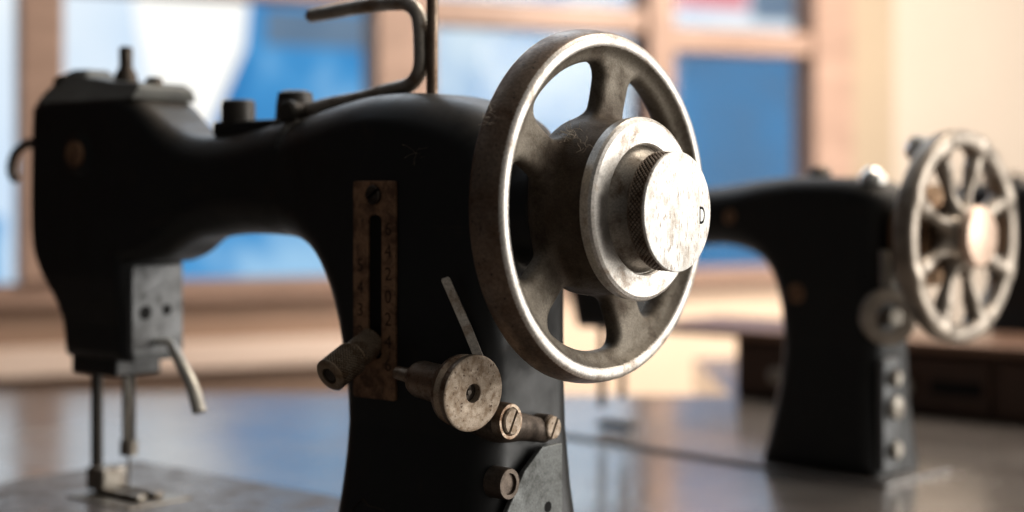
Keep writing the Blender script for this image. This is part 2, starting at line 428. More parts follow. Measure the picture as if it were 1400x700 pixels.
# flange ring in front of the hub
P = Part()
lathe(P, [(1.42, 3.5), (1.46, 4.12), (1.52, 4.2), (1.98, 4.24), (2.12, 4.16), (2.2, 4.02), (2.2, 3.05), (2.14, 2.98), (1.9, 2.96)], n=128)
P.xf(FS); L1(P, 'flange_ring', M['bright'], WP, sharp=25)
P = Part()
lathe(P, [(1.85, 3.0), (1.95, 2.9), (2.25, 2.62), (2.6, 2.42), (3.1, 2.36), (3.45, 2.36)], n=96)
P.xf(FS); L1(P, 'collar', M['steel'], WP)
# knurled locking knob
KN = 74
def knd(t, a, i):
    if not (3.42 < t < 4.13): return 0
    u = a * KN / 2 / PI; w = (t - 3.42) / (2 * PI * 2.7 / KN)
    p = abs(((u + w) % 1) - .5) * 2; q = abs(((u - w) % 1) - .5) * 2
    return -.085 * (max(0, .36 - p) / .36 + max(0, .36 - q) / .36)
P = Part()
pr = [(3.3, 2.3), (3.3, 2.62), (3.36, 2.69)] + [(3.42 + .71 * k / 26, 2.72) for k in range(27)] + [(4.17, 2.72)]
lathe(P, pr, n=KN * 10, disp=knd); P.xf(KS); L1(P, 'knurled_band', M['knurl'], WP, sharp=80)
P = Part(); lathe(P, [(4.16, 2.5), (4.16, 2.71), (4.20, 2.735), (4.25, 2.735), (4.30, 2.70), (4.315, 2.62), (4.315, 0.0001)], n=160)
P.xf(KS); L1(P, 'knob_face', M['knobface'], WP, sharp=40)

def text_mesh(s, size, ext=.02, seg=3, bold=0.):
    cu = bpy.data.curves.new('t', 'FONT'); cu.body = s; cu.size = size; cu.extrude = ext; cu.align_x = 'CENTER'; cu.align_y = 'CENTER'; cu.resolution_u = seg; cu.offset = bold
    o = bpy.data.objects.new('t', cu); COL.objects.link(o); dg = bpy.context.evaluated_depsgraph_get()
    me = bpy.data.meshes.new_from_object(o.evaluated_get(dg)); v = [tuple(p.co) for p in me.vertices]; f = [tuple(p.vertices) for p in me.polygons]
    bpy.data.objects.remove(o); bpy.data.curves.remove(cu); bpy.data.meshes.remove(me); return v, f
def put_text(P, s, size, M4, ext=.02, bold=0.):
    v, f = text_mesh(s, size, ext, 3, bold); P.add([tuple(M4 @ Vector(p)) for p in v], f, False)
# D mark: text plane x->+Y, y->+Z, normal +X
P = Part(); MX = Matrix(((0, 0, 1, 4.31), (1, 0, 0, 1.95), (0, 1, 0, -.22), (0, 0, 0, 1)))
put_text(P, 'D', 1.15, MX @ Matrix.Diagonal((.6, 1, 1, 1)), .012, .008); P.xf(KS); L1(P, 'letter_mark', M['black'], WP)

# dust threads caught in the spokes and on the shoulder
def threads(P, c, n, L, r=.0105, flat=None):
    for _ in range(n):
        p = Vector(c) + Vector(rng.normal(0, .16, 3)); d = Vector(rng.normal(0, 1, 3)).normalized(); pts = []
        for k in range(7):
            pts.append(p.copy()); d = (d + Vector(rng.normal(0, .35, 3))).normalized(); p = p + d * L / 7
            if flat: p = flat(p)
        tube(P, pts, r, 5)
P = Part(); threads(P, (.35, -2.9, 3.3), 20, .9); threads(P, (1.2, -3.3, 2.7), 7, .5); L1(P, 'dust_threads', M['lint'], WP)
P = Part(); threads(P, (-.5, -7.4, 4.0), 8, .7, .006); L1(P, 'dust_threads', M['lint'], WP)
P = Part(); threads(P, (-8.7, -3.4, 2.7), 9, 1.2, .0045, lambda p: Vector((p.x, min(p.y, -3.3), p.z))); L1(P, 'dust_threads', M['dust'])
P = Part(); threads(P, (2.6, -1.2, 2.7), 10, .8, .006); L1(P, 'dust_threads', M['lint'], WP)

# ---- stitch scale plate
def rrect(x0, x1, z0, z1, r, n=5):
    out = []
    for cx, cz, a0 in ((x1 - r, z1 - r, 0), (x0 + r, z1 - r, 90), (x0 + r, z0 + r, 180), (x1 - r, z0 + r, 270)):
        for k in range(n + 1):
            a = math.radians(a0 + 90 * k / n); out.append((cx + r * math.cos(a), cz + r * math.sin(a)))
    return out
def plateY(P, outer, y0, y1, hole=None):
    """plate facing -Y (y0 front, y1 back), optional slot (same vertex count)"""
    n = len(outer)
    if hole is None:
        v = [(a, y, b) for y in (y0, y1) for a, b in outer]
        P.add(v, [(i, (i + 1) % n, n + (i + 1) % n, n + i) for i in range(n)] + [tuple(range(n)), tuple(range(n, 2 * n))[::-1]], False)
    else:
        v = [(a, y, b) for y in (y0, y1) for a, b in outer] + [(a, y, b) for y in (y0, y1) for a, b in hole]; f = []
        for i in range(n):
            j = (i + 1) % n
            f += [(i, j, n + j, n + i), (2 * n + i, 2 * n + j, 3 * n + j, 3 * n + i), (i, j, 2 * n + j, 2 * n + i), (n + i, n + j, 3 * n + j, 3 * n + i)]
        P.add(v, f, False)
YP = -3.66
P = Part(); plateY(P, rrect(-13.0, -10.1, -9.6, 1.25, .12), YP, -3.40, rrect(-11.98, -11.02, -7.6, -.45, .3)); 
plate = L1(P, 'scale_plate', M['brass'], bev=.03)
P = Part(); plateY(P, rrect(-11.98, -11.02, -7.6, -.45, .3), -3.52, -3.45); L1(P, 'slot_recess', M['black'], plate)
def screw(name, o, d, r, hgt, mat, parent, ang=35, slotw=.16):
    """slotted screw head as its own mesh: two half discs with a real slot and a dark slot floor"""
    D, U, W = frame_of(d); O = Vector(o); P = Part(); a0 = math.radians(ang)
    for sgn in (1, -1):
        pts = []; x0 = slotw / 2 / r; n = 20
        s = math.asin(x0); 
        for k in range(n + 1):
            a = s + (PI - 2 * s) * k / n; pts.append((r * math.cos(a), sgn * r * math.sin(a)))
        v = []; m = len(pts)
        for t, q in ((0, 1), (hgt * .75, 1), (hgt, .9)):
            for a, b in pts:
                if q != 1: a *= q; b = sgn * max(abs(b) * q, slotw / 2)
                ca, sa = math.cos(a0), math.sin(a0); v.append(O + D * t + U * (a * ca - b * sa) + W * (a * sa + b * ca))
        f = []
        for k in range(2):
            for i in range(m): f.append((k * m + i, k * m + (i + 1) % m, (k + 1) * m + (i + 1) % m, (k + 1) * m + i))
        f.append(tuple(2 * m + i for i in range(m))); P.add(v, f, False)
    sc = L1(P, name, mat, parent)
    P = Part(); lathe(P, [(0, r * .93), (hgt * .4, r * .93)], O, D, 32); L1(P, 'slot', M['black'], sc if parent is None else parent)
    return sc
screw('screw', (-11.5, YP, .55), (0, -1, 0), .48, .22, M['darksteel'], plate, 35)
P = Part()
MZ = lambda x, z, y=YP - .004: Matrix(((1, 0, 0, x), (0, 0, -1, y), (0, 1, 0, z), (0, 0, 0, 1)))
for i, s in enumerate('6420246'): put_text(P, s, .95, MZ(-10.56, -1.15 - i * 1.12), .006)
for i, s in enumerate('54321'): put_text(P, s, .95, MZ(-12.5, -3.0 - i * 1.12), .006)
L1(P, 'engraved_numbers', M['etch'], plate)

# ---- feed lever with two knurled pieces
def knurl_cyl(name, o, d, L, r, mat, parent, kn=40, prof=None, depth=.085):
    def dd(t, a, i):
        if t < .06 or t > L - .1: return 0
        u = a * kn / 2 / PI; w = t / (2 * PI * r / kn)
        p = abs(((u + w) % 1) - .5) * 2; q = abs(((u - w) % 1) - .5) * 2
        return -depth * (max(0, .36 - p) / .36 + max(0, .36 - q) / .36)
    n = max(8, int(L / .028)); P = Part()
    pr = [(0, r * .7), (0, r * .9), (.05, r)] + [(.06 + (L - .16) * k / n, r) for k in range(n + 1)] + [(L - .06, r), (L, r * .92), (L + .03, r * .78)] + [(L + .03, r * .5), (L - .22, r * .46), (L - .22, .0001)]
    lathe(P, pr, o, d, kn * 10, dd); return L1(P, name, mat, parent, sharp=80)
ld = Vector((.02, -3.1, -1.5)).normalized(); lo_ = Vector((-11.75, -3.6, -6.8))
P = Part(); tube(P, [lo_ - ld * .8, lo_ + ld * 3.2], .32, 20); lev = L1(P, 'feed_lever', M['darksteel'])
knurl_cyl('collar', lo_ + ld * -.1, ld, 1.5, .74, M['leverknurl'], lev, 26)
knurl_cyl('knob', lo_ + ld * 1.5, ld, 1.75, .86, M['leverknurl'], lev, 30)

# ---- bobbin tension pulley on its stem
td = Vector((.985, -.13, -.085)).normalized(); tc = Vector((-3.35, -5.55, -8.45))
P = Part()
lathe(P, [(-5.5, .0001), (-5.5, .32), (-4.5, .36), (-4.45, .42), (-4.45, .42), (-4.0, .44), (-3.95, .8), (-3.7, .88), (-1.9, .92), (-1.75, 1.0), (-1.6, .95), (-.9, .95)], tc, td, 48)
stem = L1(P, 'winder_spindle', M['disc_side'])
P = Part()
lathe(P, [(-1.15, .7), (-1.15, 1.5), (-1.08, 1.62), (-.85, 1.66), (-.72, 1.55), (-.62, 1.42), (-.5, 1.5), (-.42, 1.68), (-.3, 1.74), (-.12, 1.77), (-.03, 1.76), (-.06, 1.6), (-.7, .9)], tc, td, 96)
pul = L1(P, 'pulley', M['disc_side'], stem, sharp=50)
P = Part(); rings(P, [(-.06, 1.73), (.0, 1.76), (.035, 1.71), (.04, 1.65), (.04, .50), (.01, .44), (-.5, .42), (-.5, .6), (-.1, .7), (-.08, 1.2)], o=tc, d=td, n=96)
L1(P, 'disc_face', M['disc'], stem, sharp=40)
P = Part(); lathe(P, [(-.5, .46), (-.34, .43), (-.36, .16), (-.25, .12), (-.25, .0001)], tc, td, 40); L1(P, 'centre_screw', M['darksteel'], stem)
# trip lever standing up behind the disc
P = Part(); a = Vector((-3.75, -4.05, -8.0)); b = Vector((-6.4, -4.05, -3.4)); 
tube(P, [a, a.lerp(b, .5) + Vector((.05, 0, 0)), b - (b - a).normalized() * .1, b], [.36, .36, .36, .26], 4, .7); L1(P, 'trip_lever', M['wire'], stem, sharp=20)
# bracket that carries the winder, bolted to the end of the post
P = Part()
pts = catmull([(-6.2, -4.3, -8.6), (-5.2, -4.1, -9.3), (-4.1, -3.1, -10.2), (-3.9, -1.5, -10.5), (-3.9, .3, -10.9)], 6)
tube(P, pts, [.75 + .15 * math.sin(k / 5) for k in range(len(pts))], 20); br = L1(P, 'winder_bracket', M['hub'])
P = Part(); lathe(P, [(-1.2, .86), (-.1, .86), (0, .82), (0, .68), (-.12, .66), (-.12, .3)], (-3.15, -3.1, -10.0), (1, 0, 0), 48); L1(P, 'boss', M['disc_side'], br)
screw('screw', (-3.3, -3.1, -10.0), (1, 0, 0), .62, .3, M['disc'], br, 60, .15)
P = Part(); lathe(P, [(-1.6, .62), (-.05, .62), (0, .58), (0, .2)], (-3.4, .25, -10.7), (1, 0, 0), 48); L1(P, 'boss', M['hub'], br)
screw('screw', (-3.4, .25, -10.7), (1, 0, 0), .55, .22, M['disc'], br, 60, .15)
P = Part(); lathe(P, [(-1.0, .75), (-.1, .75), (0, .7), (0, .5), (-.15, .48), (-.15, .0001)], (-3.3, -3.0, -12.95), (1, 0, 0), 48); L1(P, 'boss', M['hub'], br)
# slotted grey side plate under the bracket
P = Part(); outl = [(-1.2, -18.2), (-2.7, -15.2), (-2.95, -14.4), (-1.6, -12.6), (-.2, -11.6), (1.35, -11.6), (1.35, -18.2)]
n = len(outl); v = [(x, y, z) for x in (-3.55, -3.85) for y, z in outl]
P.add(v, [(i, (i + 1) % n, n + (i + 1) % n, n + i) for i in range(n)] + [tuple(range(n)), tuple(range(n, 2 * n))[::-1]], False)
sp_ = L1(P, 'side_plate', M['greyplate'], bev=.06)
P = Part(); lathe(P, [(0, .26), (.03, .26)], (-3.56, .2, -14.55), (1, 0, 0), 24); L1(P, 'hole', M['black'], sp_)

# worn remains of a gilt ornament low on the post
P = Part()
for pts in ([(-13.3, -16.2), (-12.9, -15.3), (-12.1, -14.6), (-11.7, -14.9), (-10.6, -15.0), (-10.5, -16.0)], [(-12.9, -15.3), (-12.3, -15.6), (-12.0, -16.4)]):
    tube(P, [(x, -3.5 - max(0, (-11 - z) * .1) - .005, z) for x, z in pts], .05, 6, .4)
L1(P, 'worn_ornament', M['ornament'])
# ---- thread guide and spool pin on the arm
P = Part(); tube(P, [(-11.05, .1, 5.4), (-11.02, .1, 16)], .31, 20); lathe(P, [(0, .45), (.18, .42), (.25, .25)], (-11.05, .1, 5.55), (0, 0, 1), 24); L1(P, 'spool_pin', M['rim'])
P = Part()
g = [(-21.3, 0, 5.0), (-19.8, 0, 5.15), (-18.6, 0, 5.45), (-15.5, 0, 5.85), (-13.2, 0, 6.15), (-12.5, 0, 6.3), (-12.0, 0, 6.7), (-11.75, 0, 7.3), (-11.75, 0, 8.4), (-11.8, 0, 9.2), (-12.0, 0, 9.95), (-12.5, 0, 10.4), (-13.3, 0, 10.6), (-16, 0, 10.62), (-18.5, 0, 10.5), (-20.3, 0, 10.4)]
pts = catmull(g, 6); nn = len(pts)
rad = [(.5 if k < 8 else .5 - .16 * min(1, (k - 8) / 8)) if k < 20 else .4 for k in range(nn)]; rad[-1] = .2
tube(P, pts, rad, 16); tg = L1(P, 'thread_guide', M['wire'])
P = Part(); lathe(P, [(0, 1.3), (.25, 1.3), (.5, 1.1), (1.3, 1.05), (1.9, .95), (2.05, .6), (2.05, .0001)], (-21.3, 0, 4.3), (0, 0, 1), 40); lathe(P, [(-.5, .001), (-.5, .62), (1.0, .62), (1.15, .45), (1.15, .001)], (-20.6, -.6, 5.1), (.3, -.95, 0), 24); L1(P, 'guide_screw', M['darkbar'], tg)
P = Part(); box(P, -27.4, -20.4, -.9, .9, 3.9, 4.75); L1(P, 'guide_base', M['japan'], tg, bev=.2)
P = Part(); lathe(P, [(0, 1.0), (1.2, .98), (1.5, .95), (1.6, .8), (1.6, .0001)], (-26.1, 0, 4.4), (0, 0, 1), 40); L1(P, 'oil_cap', M['darkbar'])

# ---- head
P = Part(); n0 = [(-42.8, 6.2), (-42.6, 6.9), (-41.9, 8.15), (-41.2, 8.45), (-39.6, 8.4), (-39.1, 7.9), (-36, 7.45), (-33.1, 7.25), (-32.7, 6.9), (-32.9, 6.2)]
v = [(x, s * float(np.interp(z, [6.2, 6.5, 8.5], [2.5, 2.4, .75])), z) for s in (-1, 1) for x, z in n0]; n = len(n0)
P.add(v, [(i, (i + 1) % n, n + (i + 1) % n, n + i) for i in range(n)] + [tuple(range(n)), tuple(range(n, 2 * n))[::-1]], False)
cov = L1(P, 'top_cover', M['covergrey'], bev=.15)
P = Part(); lathe(P, [(0, .75), (.5, .7), (.9, .5), (1.0, .42), (2.2, .42), (2.3, .3), (2.3, .0001)], (-36.7, 0, 7.4), (0, 0, 1), 32); L1(P, 'pressure_screw', M['darksteel'], cov)
P = Part(); lathe(P, [(0, .55), (.45, .5), (.55, .3), (.55, .0001)], (-33.5, -.3, 7.1), (0, 0, 1), 24); L1(P, 'cover_screw', M['darksteel'], cov)
P = Part(); lathe(P, [(0, .6), (.3, .55), (.4, .3), (.4, .0001)], (-41.9, -1.0, 7.6), (-.5, 0, .86), 24); L1(P, 'cover_screw', M['darksteel'], cov)
hs = screw('head_screw', (-38.1, -2.6, 3.0), (0, -1, 0), .8, .3, M['brass'], None, 80, .22)
P = Part(); tube(P, catmull([(-42.6, 0, 3.9), (-44.5, -.2, 4.0), (-46.6, -.3, 3.9), (-48.0, -.4, 3.4), (-48.6, -.4, 2.6), (-48.6, -.4, 1.9), (-48.2, -.4, 1.5)], 5), .33, 12); L1(P, 'take_up_hook', M['darksteel'])
# grey steel plate on the inner side of the head, with two holes
P = Part(); v = []
out = rrect(-1.9, 1.9, -9.15, -3.75, .25); n = len(out)
v = [(x, y, z) for x in (-33.5, -33.95) for y, z in out]
P.add(v, [(i, (i + 1) % n, n + (i + 1) % n, n + i) for i in range(n)] + [tuple(range(n)), tuple(range(n, 2 * n))[::-1]], False)
gp = L1(P, 'head_side_plate', M['plateside'], bev=.08)
P = Part(); lathe(P, [(0, .42), (.03, .42)], (-33.5, -.95, -6.6), (1, 0, 0), 24); L1(P, 'hole', M['black'], gp)
P = Part(); lathe(P, [(0, .33), (.03, .33)], (-33.5, .65, -6.5), (1, 0, 0), 24); L1(P, 'hole', M['black'], gp)
P = Part(); box(P, -40.0, -35.4, -1.7, 1.7, -10.6, -9.4); L1(P, 'lower_guide', M['japan'], bev=.15)
P = Part(); tube(P, [(-39.7, 0, -9.8), (-39.7, 0, -17.2)], .38, 16); L1(P, 'presser_bar', M['darkbar'])
P = Part(); tube(P, [(-36.4, 0, -9.8), (-36.4, 0, -15.3)], .42, 16); nb = L1(P, 'needle_bar', M['darkbar'])
P = Part(); tube(P, [(-36.4, 0, -15.3), (-36.4, 0, -17.0), (-36.4, 0, -18.3)], [.1, .08, .03], 8); lathe(P, [(0, .55), (.9, .55)], (-36.4, 0, -15.6), (0, 0, 1), 20); L1(P, 'needle', M['steel'], nb)
P = Part(); tube(P, catmull([(-36.0, -.5, -10.6), (-35.75, -.6, -12.0), (-35.9, -.6, -13.3), (-36.1, -.5, -14.6)], 5), .16, 8); L1(P, 'needle_bar_glint_wire', M['cream_enamel'], nb)  # pale wire added for the bright glint beside the needle bar
P = Part(); tube(P, catmull([(-33.5, 0, -8.4), (-31.2, -.9, -8.3), (-29.4, -1.7, -9.0), (-28.0, -1.9, -10.3), (-27.1, -2.0, -11.9)], 6), [.3 + .14 * k / 24 for k in range(25)], 12, .7); L1(P, 'presser_lifter', M['cream_enamel'])
P = Part()
for s in (-1, 1): box(P, -38.6, -34.2, s * .65 - .35, s * .65 + .35, -18.15, -17.75)
box(P, -39.6, -37.8, -.9, .9, -18.0, -16.6); pf = L1(P, 'presser_foot', M['steel'], bev=.12)
P = Part(); box(P, -39.5, -33.2, -2.4, 2.4, -18.26, -18.16); L1(P, 'needle_plate', M['steel'], bev=.05)

# ================================================================== BACKGROUND MACHINES
def far_machine(loc, rz, label, full=True):
    """loc = wheel centre (cm, front machine frame); machine coordinates about wheel centre"""
    off = (-18, 0, -16.45)
    ca, sa = math.cos(rz), math.sin(rz)
    bx, by = loc[0] + ca * off[0] - sa * off[1], loc[1] + sa * off[0] + ca * off[1]
    root = empty('sewing_machine', (bx * CM, by * CM, TABLE_Z), rz); tag(root, label, 'sewing machine')
    def L(P, name, mat, parent=None, **k): return P.link(name, mat, parent or root, off, **k)
    pr = [(-35.2, 3.6), (-35.4, 0), (-34.6, -4), (-33.6, -8)]; pr = [tuple(p) for p in catmull(pr, 5)] + [(-28.6, -8), (-28.3, -2.6)]
    pr += [tuple(p) for p in catmull([(-26, -1.8), (-21, -1.1), (-18, -1.2), (-15.6, -2.0), (-14.3, -3.6), (-13.7, -6), (-13.6, -9), (-14.2, -13), (-15, -16.4)], 6)]
    pr += [(-5.0, -16.4), (-5.4, -12), (-5.4, -6), (-5.0, 1.6)]
    pr += [tuple(p) for p in catmull([(-5.2, 2.6), (-5.9, 3.4), (-7.5, 3.85), (-11, 4.0), (-15, 3.9), (-20, 3.3), (-25, 3.1), (-29, 3.7), (-32, 4.1), (-34.4, 4.1)], 5)]
    _h2 = smooth_interp([-36, -26, -20, -13, -4], [2.1, 1.9, 2.1, 2.5, 2.5])
    hyf = lambda x, z: _h2(x) + np.where(x > -18, np.clip((-8 - z) * .1, 0, 1.0), 0)
    _r2 = smooth_interp([-36, -28, -24, -17, -12, -4], [.6, .8, 1.8, 1.8, 1.3, 1.4])
    rf = lambda x, z: _r2(x)
    V, F = surface_nets(body_field(pr, hyf, rf), (-36, -4.5, -16.3), (-3, 4.5, 4.6), .3)
    P = Part(); P.add(V, F); bd = L(P, 'body', M['japan2'], sharp=60)
    P = Part(); box(P, -34, -3.5, -4.2, 4.2, -16.43, -16.2); L(P, 'bed', M['table'], bev=.12)
    # faint gilt ornament on the arm, tarnished
    P = Part()
    for x, w in ((-22.5, 1.1), (-20.0, .7), (-17.8, 1.2)): lathe(P, [(0, w * .45), (.03, w * .4), (.03, .0001)], (x, -2.05 if x < -19 else -2.25, 1.1), (0, -1, 0), 16)
    L(P, 'gilt_ornament', M['brass'], bd)
    P = Part(); lathe(P, [(0, .7), (.04, .65), (.04, .0001)], (-11.8, -2.5, -4.2), (0, -1, 0), 16); L(P, 'gilt_ornament', M['brass'], bd)
    # spoked wheel
    def wf(x, y, z):
        r = np.sqrt(y * y + z * z)
        rim = rmax(np.abs(r - 6.45) - .58, np.abs(x + .7) - .7, .35)
        d = rmax(r - 1.75, np.abs(x + .6) - 1.1, .3)
        th = np.arctan2(z, y)
        q = np.abs(((th / (2 * PI) * 8) % 1) - .5) * 2 * PI / 8 * r
        s = rmax(np.sqrt(q ** 2 + (x + .7) ** 2) - (.38 + .24 * np.exp(-((r - 4.8) / .9) ** 2) + .3 * np.clip((r - 5.2), 0, 1) + .4 * np.clip(2.9 - r, 0, 1)), np.abs(r - 3.8) - 2.9, .1)
        d = smin(d, s * .8, .5); return smin(d, rim, .5)
    V, F = surface_nets(wf, (-2.3, -7.4, -7.4), (2.2, 7.4, 7.4), .15)
    P = Part(); P.add(V, F); w = L(P, 'hand_wheel', M['wheel2'], sharp=70)
    P = Part(); lathe(P, [(.4, 1.6), (.5, 2.0), (.9, 2.05), (1.1, 1.9), (1.2, 1.4), (1.25, .0001)], n=48); L(P, 'wheel_knob', M['peachmetal'], w)
    P = Part(); lathe(P, [(-4.6, 2.2), (-3.6, 2.6), (-3.4, 3.4), (-2.4, 3.4), (-2.2, 2.4), (-1.6, 2.2)], n=40); L(P, 'shaft_collar', M['brass2'])
    P = Part(); rings(P, [(-.3, 1.9), (.3, 1.9), (.4, 1.5), (.3, .95), (-.3, .95), (-.4, 1.5)], o=(-4.4, -2.6, -5.4), d=(.8, -.6, 0), n=40)
    wr = L(P, 'winder_ring', M['wheel2'])
    P = Part(); tube(P, [(-4.6, -2.4, -1.0), (-4.4, -2.6, -3.4)], .5, 10); tube(P, [(-5.4, -2.2, -5.4), (-3.6, -2.8, -5.4)], .6, 12); L(P, 'winder_arm', M['steel'], wr)
    P = Part(); box(P, -5.3, -4.7, -2.6, -.6, -15.8, -8.3); ep = L(P, 'end_plate', M['plateside'], bev=.2)
    for zz, rr_ in ((-9.6, .55), (-11.6, .8), (-14.4, .6)):
        P = Part(); lathe(P, [(0, rr_), (.4, rr_), (.55, rr_ * .7), (.55, .001)], (-4.7, -1.6 + .2 * zz % .5, zz), (1, 0, 0), 20); L(P, 'bolt', M['steel'], ep)
    P = Part(); lathe(P, [(0, 1.0), (.5, .9), (1.0, .5), (1.2, .0001)], (-6.6, -1.0, 3.5), (0, 0, 1), 24); L(P, 'oil_cap', M['chrome'])
    P = Part(); lathe(P, [(0, .8), (.7, .8), (1.0, .5), (1.0, .0001)], (-11.5, 0, 3.7), (0, 0, 1), 24); L(P, 'oil_cap', M['darksteel'])
    P = Part(); tube(P, [(-3.0, -1, 2.2), (-2.6, -1.5, 4.2), (-2.4, -1.6, 5.4)], .35, 10); lathe(P, [(-.9, .5), (-.3, 1.2), (.3, 1.2), (.9, .5)], (-2.6, -1.2, 5.6), (.7, -.3, .5), 24); L(P, 'bobbin_tension', M['chrome'])
    P = Part(); tube(P, [(-32.4, 0, -8), (-32.4, 0, -14.5)], .3, 10); L(P, 'presser_bar', M['darksteel'])
    P = Part(); tube(P, [(-30.2, 0, -8), (-30.2, 0, -13.5)], .28, 10); L(P, 'needle_bar', M['darksteel'])
    P = Part(); box(P, -32.4, -29, -.7, .7, -15.95, -15.4); L(P, 'presser_foot', M['darksteel'], bev=.1)
    return root
M['peachmetal'] = plain('tan_plating', (.80, .58, .44), .35, .4, .1, 60, .05)  # even tan colour of the far wheel knobs
M['brass2'] = metal('tarnished_brass', (.38, .24, .14), (.14, .08, .05), .4, .8, (.45, .65), 60)
m2 = far_machine((1.3, 38.7, -2.2), math.radians(-6), 'blurred black sewing machine behind the big handwheel, its pale spoked handwheel facing the viewer')
m3 = far_machine((-2.0, 84.0, -2.2), math.radians(-6), 'dark sewing machine farthest back, mostly hidden behind the pale spoked wheel at the right edge')

# ================================================================== ROOM
# the window wall runs obliquely behind the table: wall coordinates (n toward the room, s along the wall, z above the shaft)
WO = (-1.237, .458, AX); WR = math.radians(-26.87)
def LR(P, name, mat, parent=None, at=(0, 0, 0), **k):
    """mesh in wall coordinates (cm); its own origin at `at`"""
    o = P.link(name, mat, parent, at, **k)
    if parent is None:
        o.rotation_euler = (0, 0, WR); c, s_ = math.cos(WR), math.sin(WR)
        o.location = (WO[0] + (c * at[0] - s_ * at[1]) * CM, WO[1] + (s_ * at[0] + c * at[1]) * CM, WO[2] + at[2] * CM)
    return o
def root_at(name, at):
    c, s_ = math.cos(WR), math.sin(WR)
    return empty(name, (WO[0] + (c * at[0] - s_ * at[1]) * CM, WO[1] + (s_ * at[0] + c * at[1]) * CM, WO[2] + at[2] * CM), WR)
TZ = -18.7; FZ = -93.7
def stc(o, name=None): o['kind'] = 'structure'; return o
P = Part(); box(P, -12, 330, -220, 330, FZ - 6, FZ); stc(LR(P, 'floor', M['floor']))
M['brownwall'] = wood('brown_panelling', (.36, .235, .165), (.25, .16, .11), .6, 2, (1, .1, 1))
M['peachwall'] = plain('peach_wall_lit_tone', (.86, .66, .50), .8, 0, .06, 3, .05)  # brighter tone paints in the stronger light on this stretch of wall
P = Part(); box(P, -10, 0, -220, -12, FZ, 130); stc(LR(P, 'wall_dark_end', M['cabinet']))  # unseen dark stretch, kept solid so no window reflects in the machine body
P = Part(); box(P, -10, 0, -12, 66, FZ, -13.4); stc(LR(P, 'wall_under_window', M['brownwall']))
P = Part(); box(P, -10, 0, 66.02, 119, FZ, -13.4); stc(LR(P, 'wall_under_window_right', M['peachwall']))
P = Part(); box(P, -10, -2, 124.5, 330, FZ, 130); stc(LR(P, 'wall_right', M['wallcream']))
P = Part(); box(P, -2, -.5, 124.5, 133, FZ, 130); pl = LR(P, 'pilaster', M['walltan'], None, (-1, 128, FZ)); tag(pl, 'flat tan painted strip of wall between window frame and cream wall', 'pilaster')
P = Part(); box(P, .02, 3.0, -12, 66, -21.8, -18.3); lg = LR(P, 'wall_ledge', M['ledge'], None, (0, 30, -20), bev=.3)
tag(lg, 'pale wooden rail running along the brown wall under the window', 'wall rail')
win = root_at('window', (0, 50, -13.4)); wo = (0, 50, -13.4); tag(win, 'long wooden framed window with several tall panes behind the sewing machines', 'window')
def LW(P, n, m, **k): return LR(P, n, m, win, wo, **k)
P = Part(); box(P, -3, 2.6, -12, 124, -13.35, -11.9); LW(P, 'sill', M['frame'], bev=.4)
P = Part(); box(P, -3, 1.2, -12, 124, -11.85, -10.6); LW(P, 'bottom_rail', M['frame'], bev=.3)
for a_, b_, z_ in ((-8, 2, 26), (7.2, 47.2, 25.3), (55.4, 88.2, 23.2), (92.4, 116.4, 20.9)):
    P = Part(); box(P, -3, 1.4, a_, b_, z_, z_ + 3.6); LW(P, 'transom', M['frame'], bev=.3)
P = Part(); box(P, -3, 1.4, -12, 124, 62, 67); LW(P, 'top_rail', M['frame'], bev=.3)
posts = [(-13, -8), (2.0, 7.2), (47.2, 55.4), (88.2, 92.4), (116.4, 123.5)]
for a, b in posts:
    P = Part(); box(P, -4, 2.2, a, b, -10.55, 70); LW(P, 'post', M['frame'], bev=.4)
for (a, b), (c, d) in zip(posts[:-1], posts[1:]):
    for z0, z1 in ((-10.6, 21.8), (25.2, 62)):
        P = Part(); P.add([(-.6, b, z0), (-.6, c, z0), (-.6, c, z1), (-.6, b, z1)], [(0, 1, 2, 3)], False); LW(P, 'pane', M['glass'])

# ---- work table with a recess in its back edge
T = empty('work_table', (-.2, .2, 0)); to = (-20, 20, 0); tag(T, 'long varnished dark wood work table reflecting the window, sewing machines standing on it', 'table')
T.location = (-.2, .2, TABLE_Z - .75)
tp = [(-99.5, 18.2), (-34.3, 67.6), (-54.3, 91.8), (-26.1, 146.7), (75.0, 118.0), (70, -35), (-2, -45), (-60, -50), (-107, -10)]
k = len(tp); P = Part(); v = [(x, y, z) for z in (75.0, 71.0) for x, y in tp]
P.add(v, [(i, (i + 1) % k, k + (i + 1) % k, k + i) for i in range(k)] + [tuple(range(k)), tuple(range(k, 2 * k))[::-1]], False); P.link('tabletop', M['table'], T, to, bev=.3)
for a, b in ((-95, 12), (-32, 132), (62, 108), (60, -28), (-60, -42)):
    P = Part(); box(P, a - 3.5, a + 3.5, b - 3.5, b + 3.5, .4, 71); P.link('leg', M['cabinet'], T, to, bev=.3)

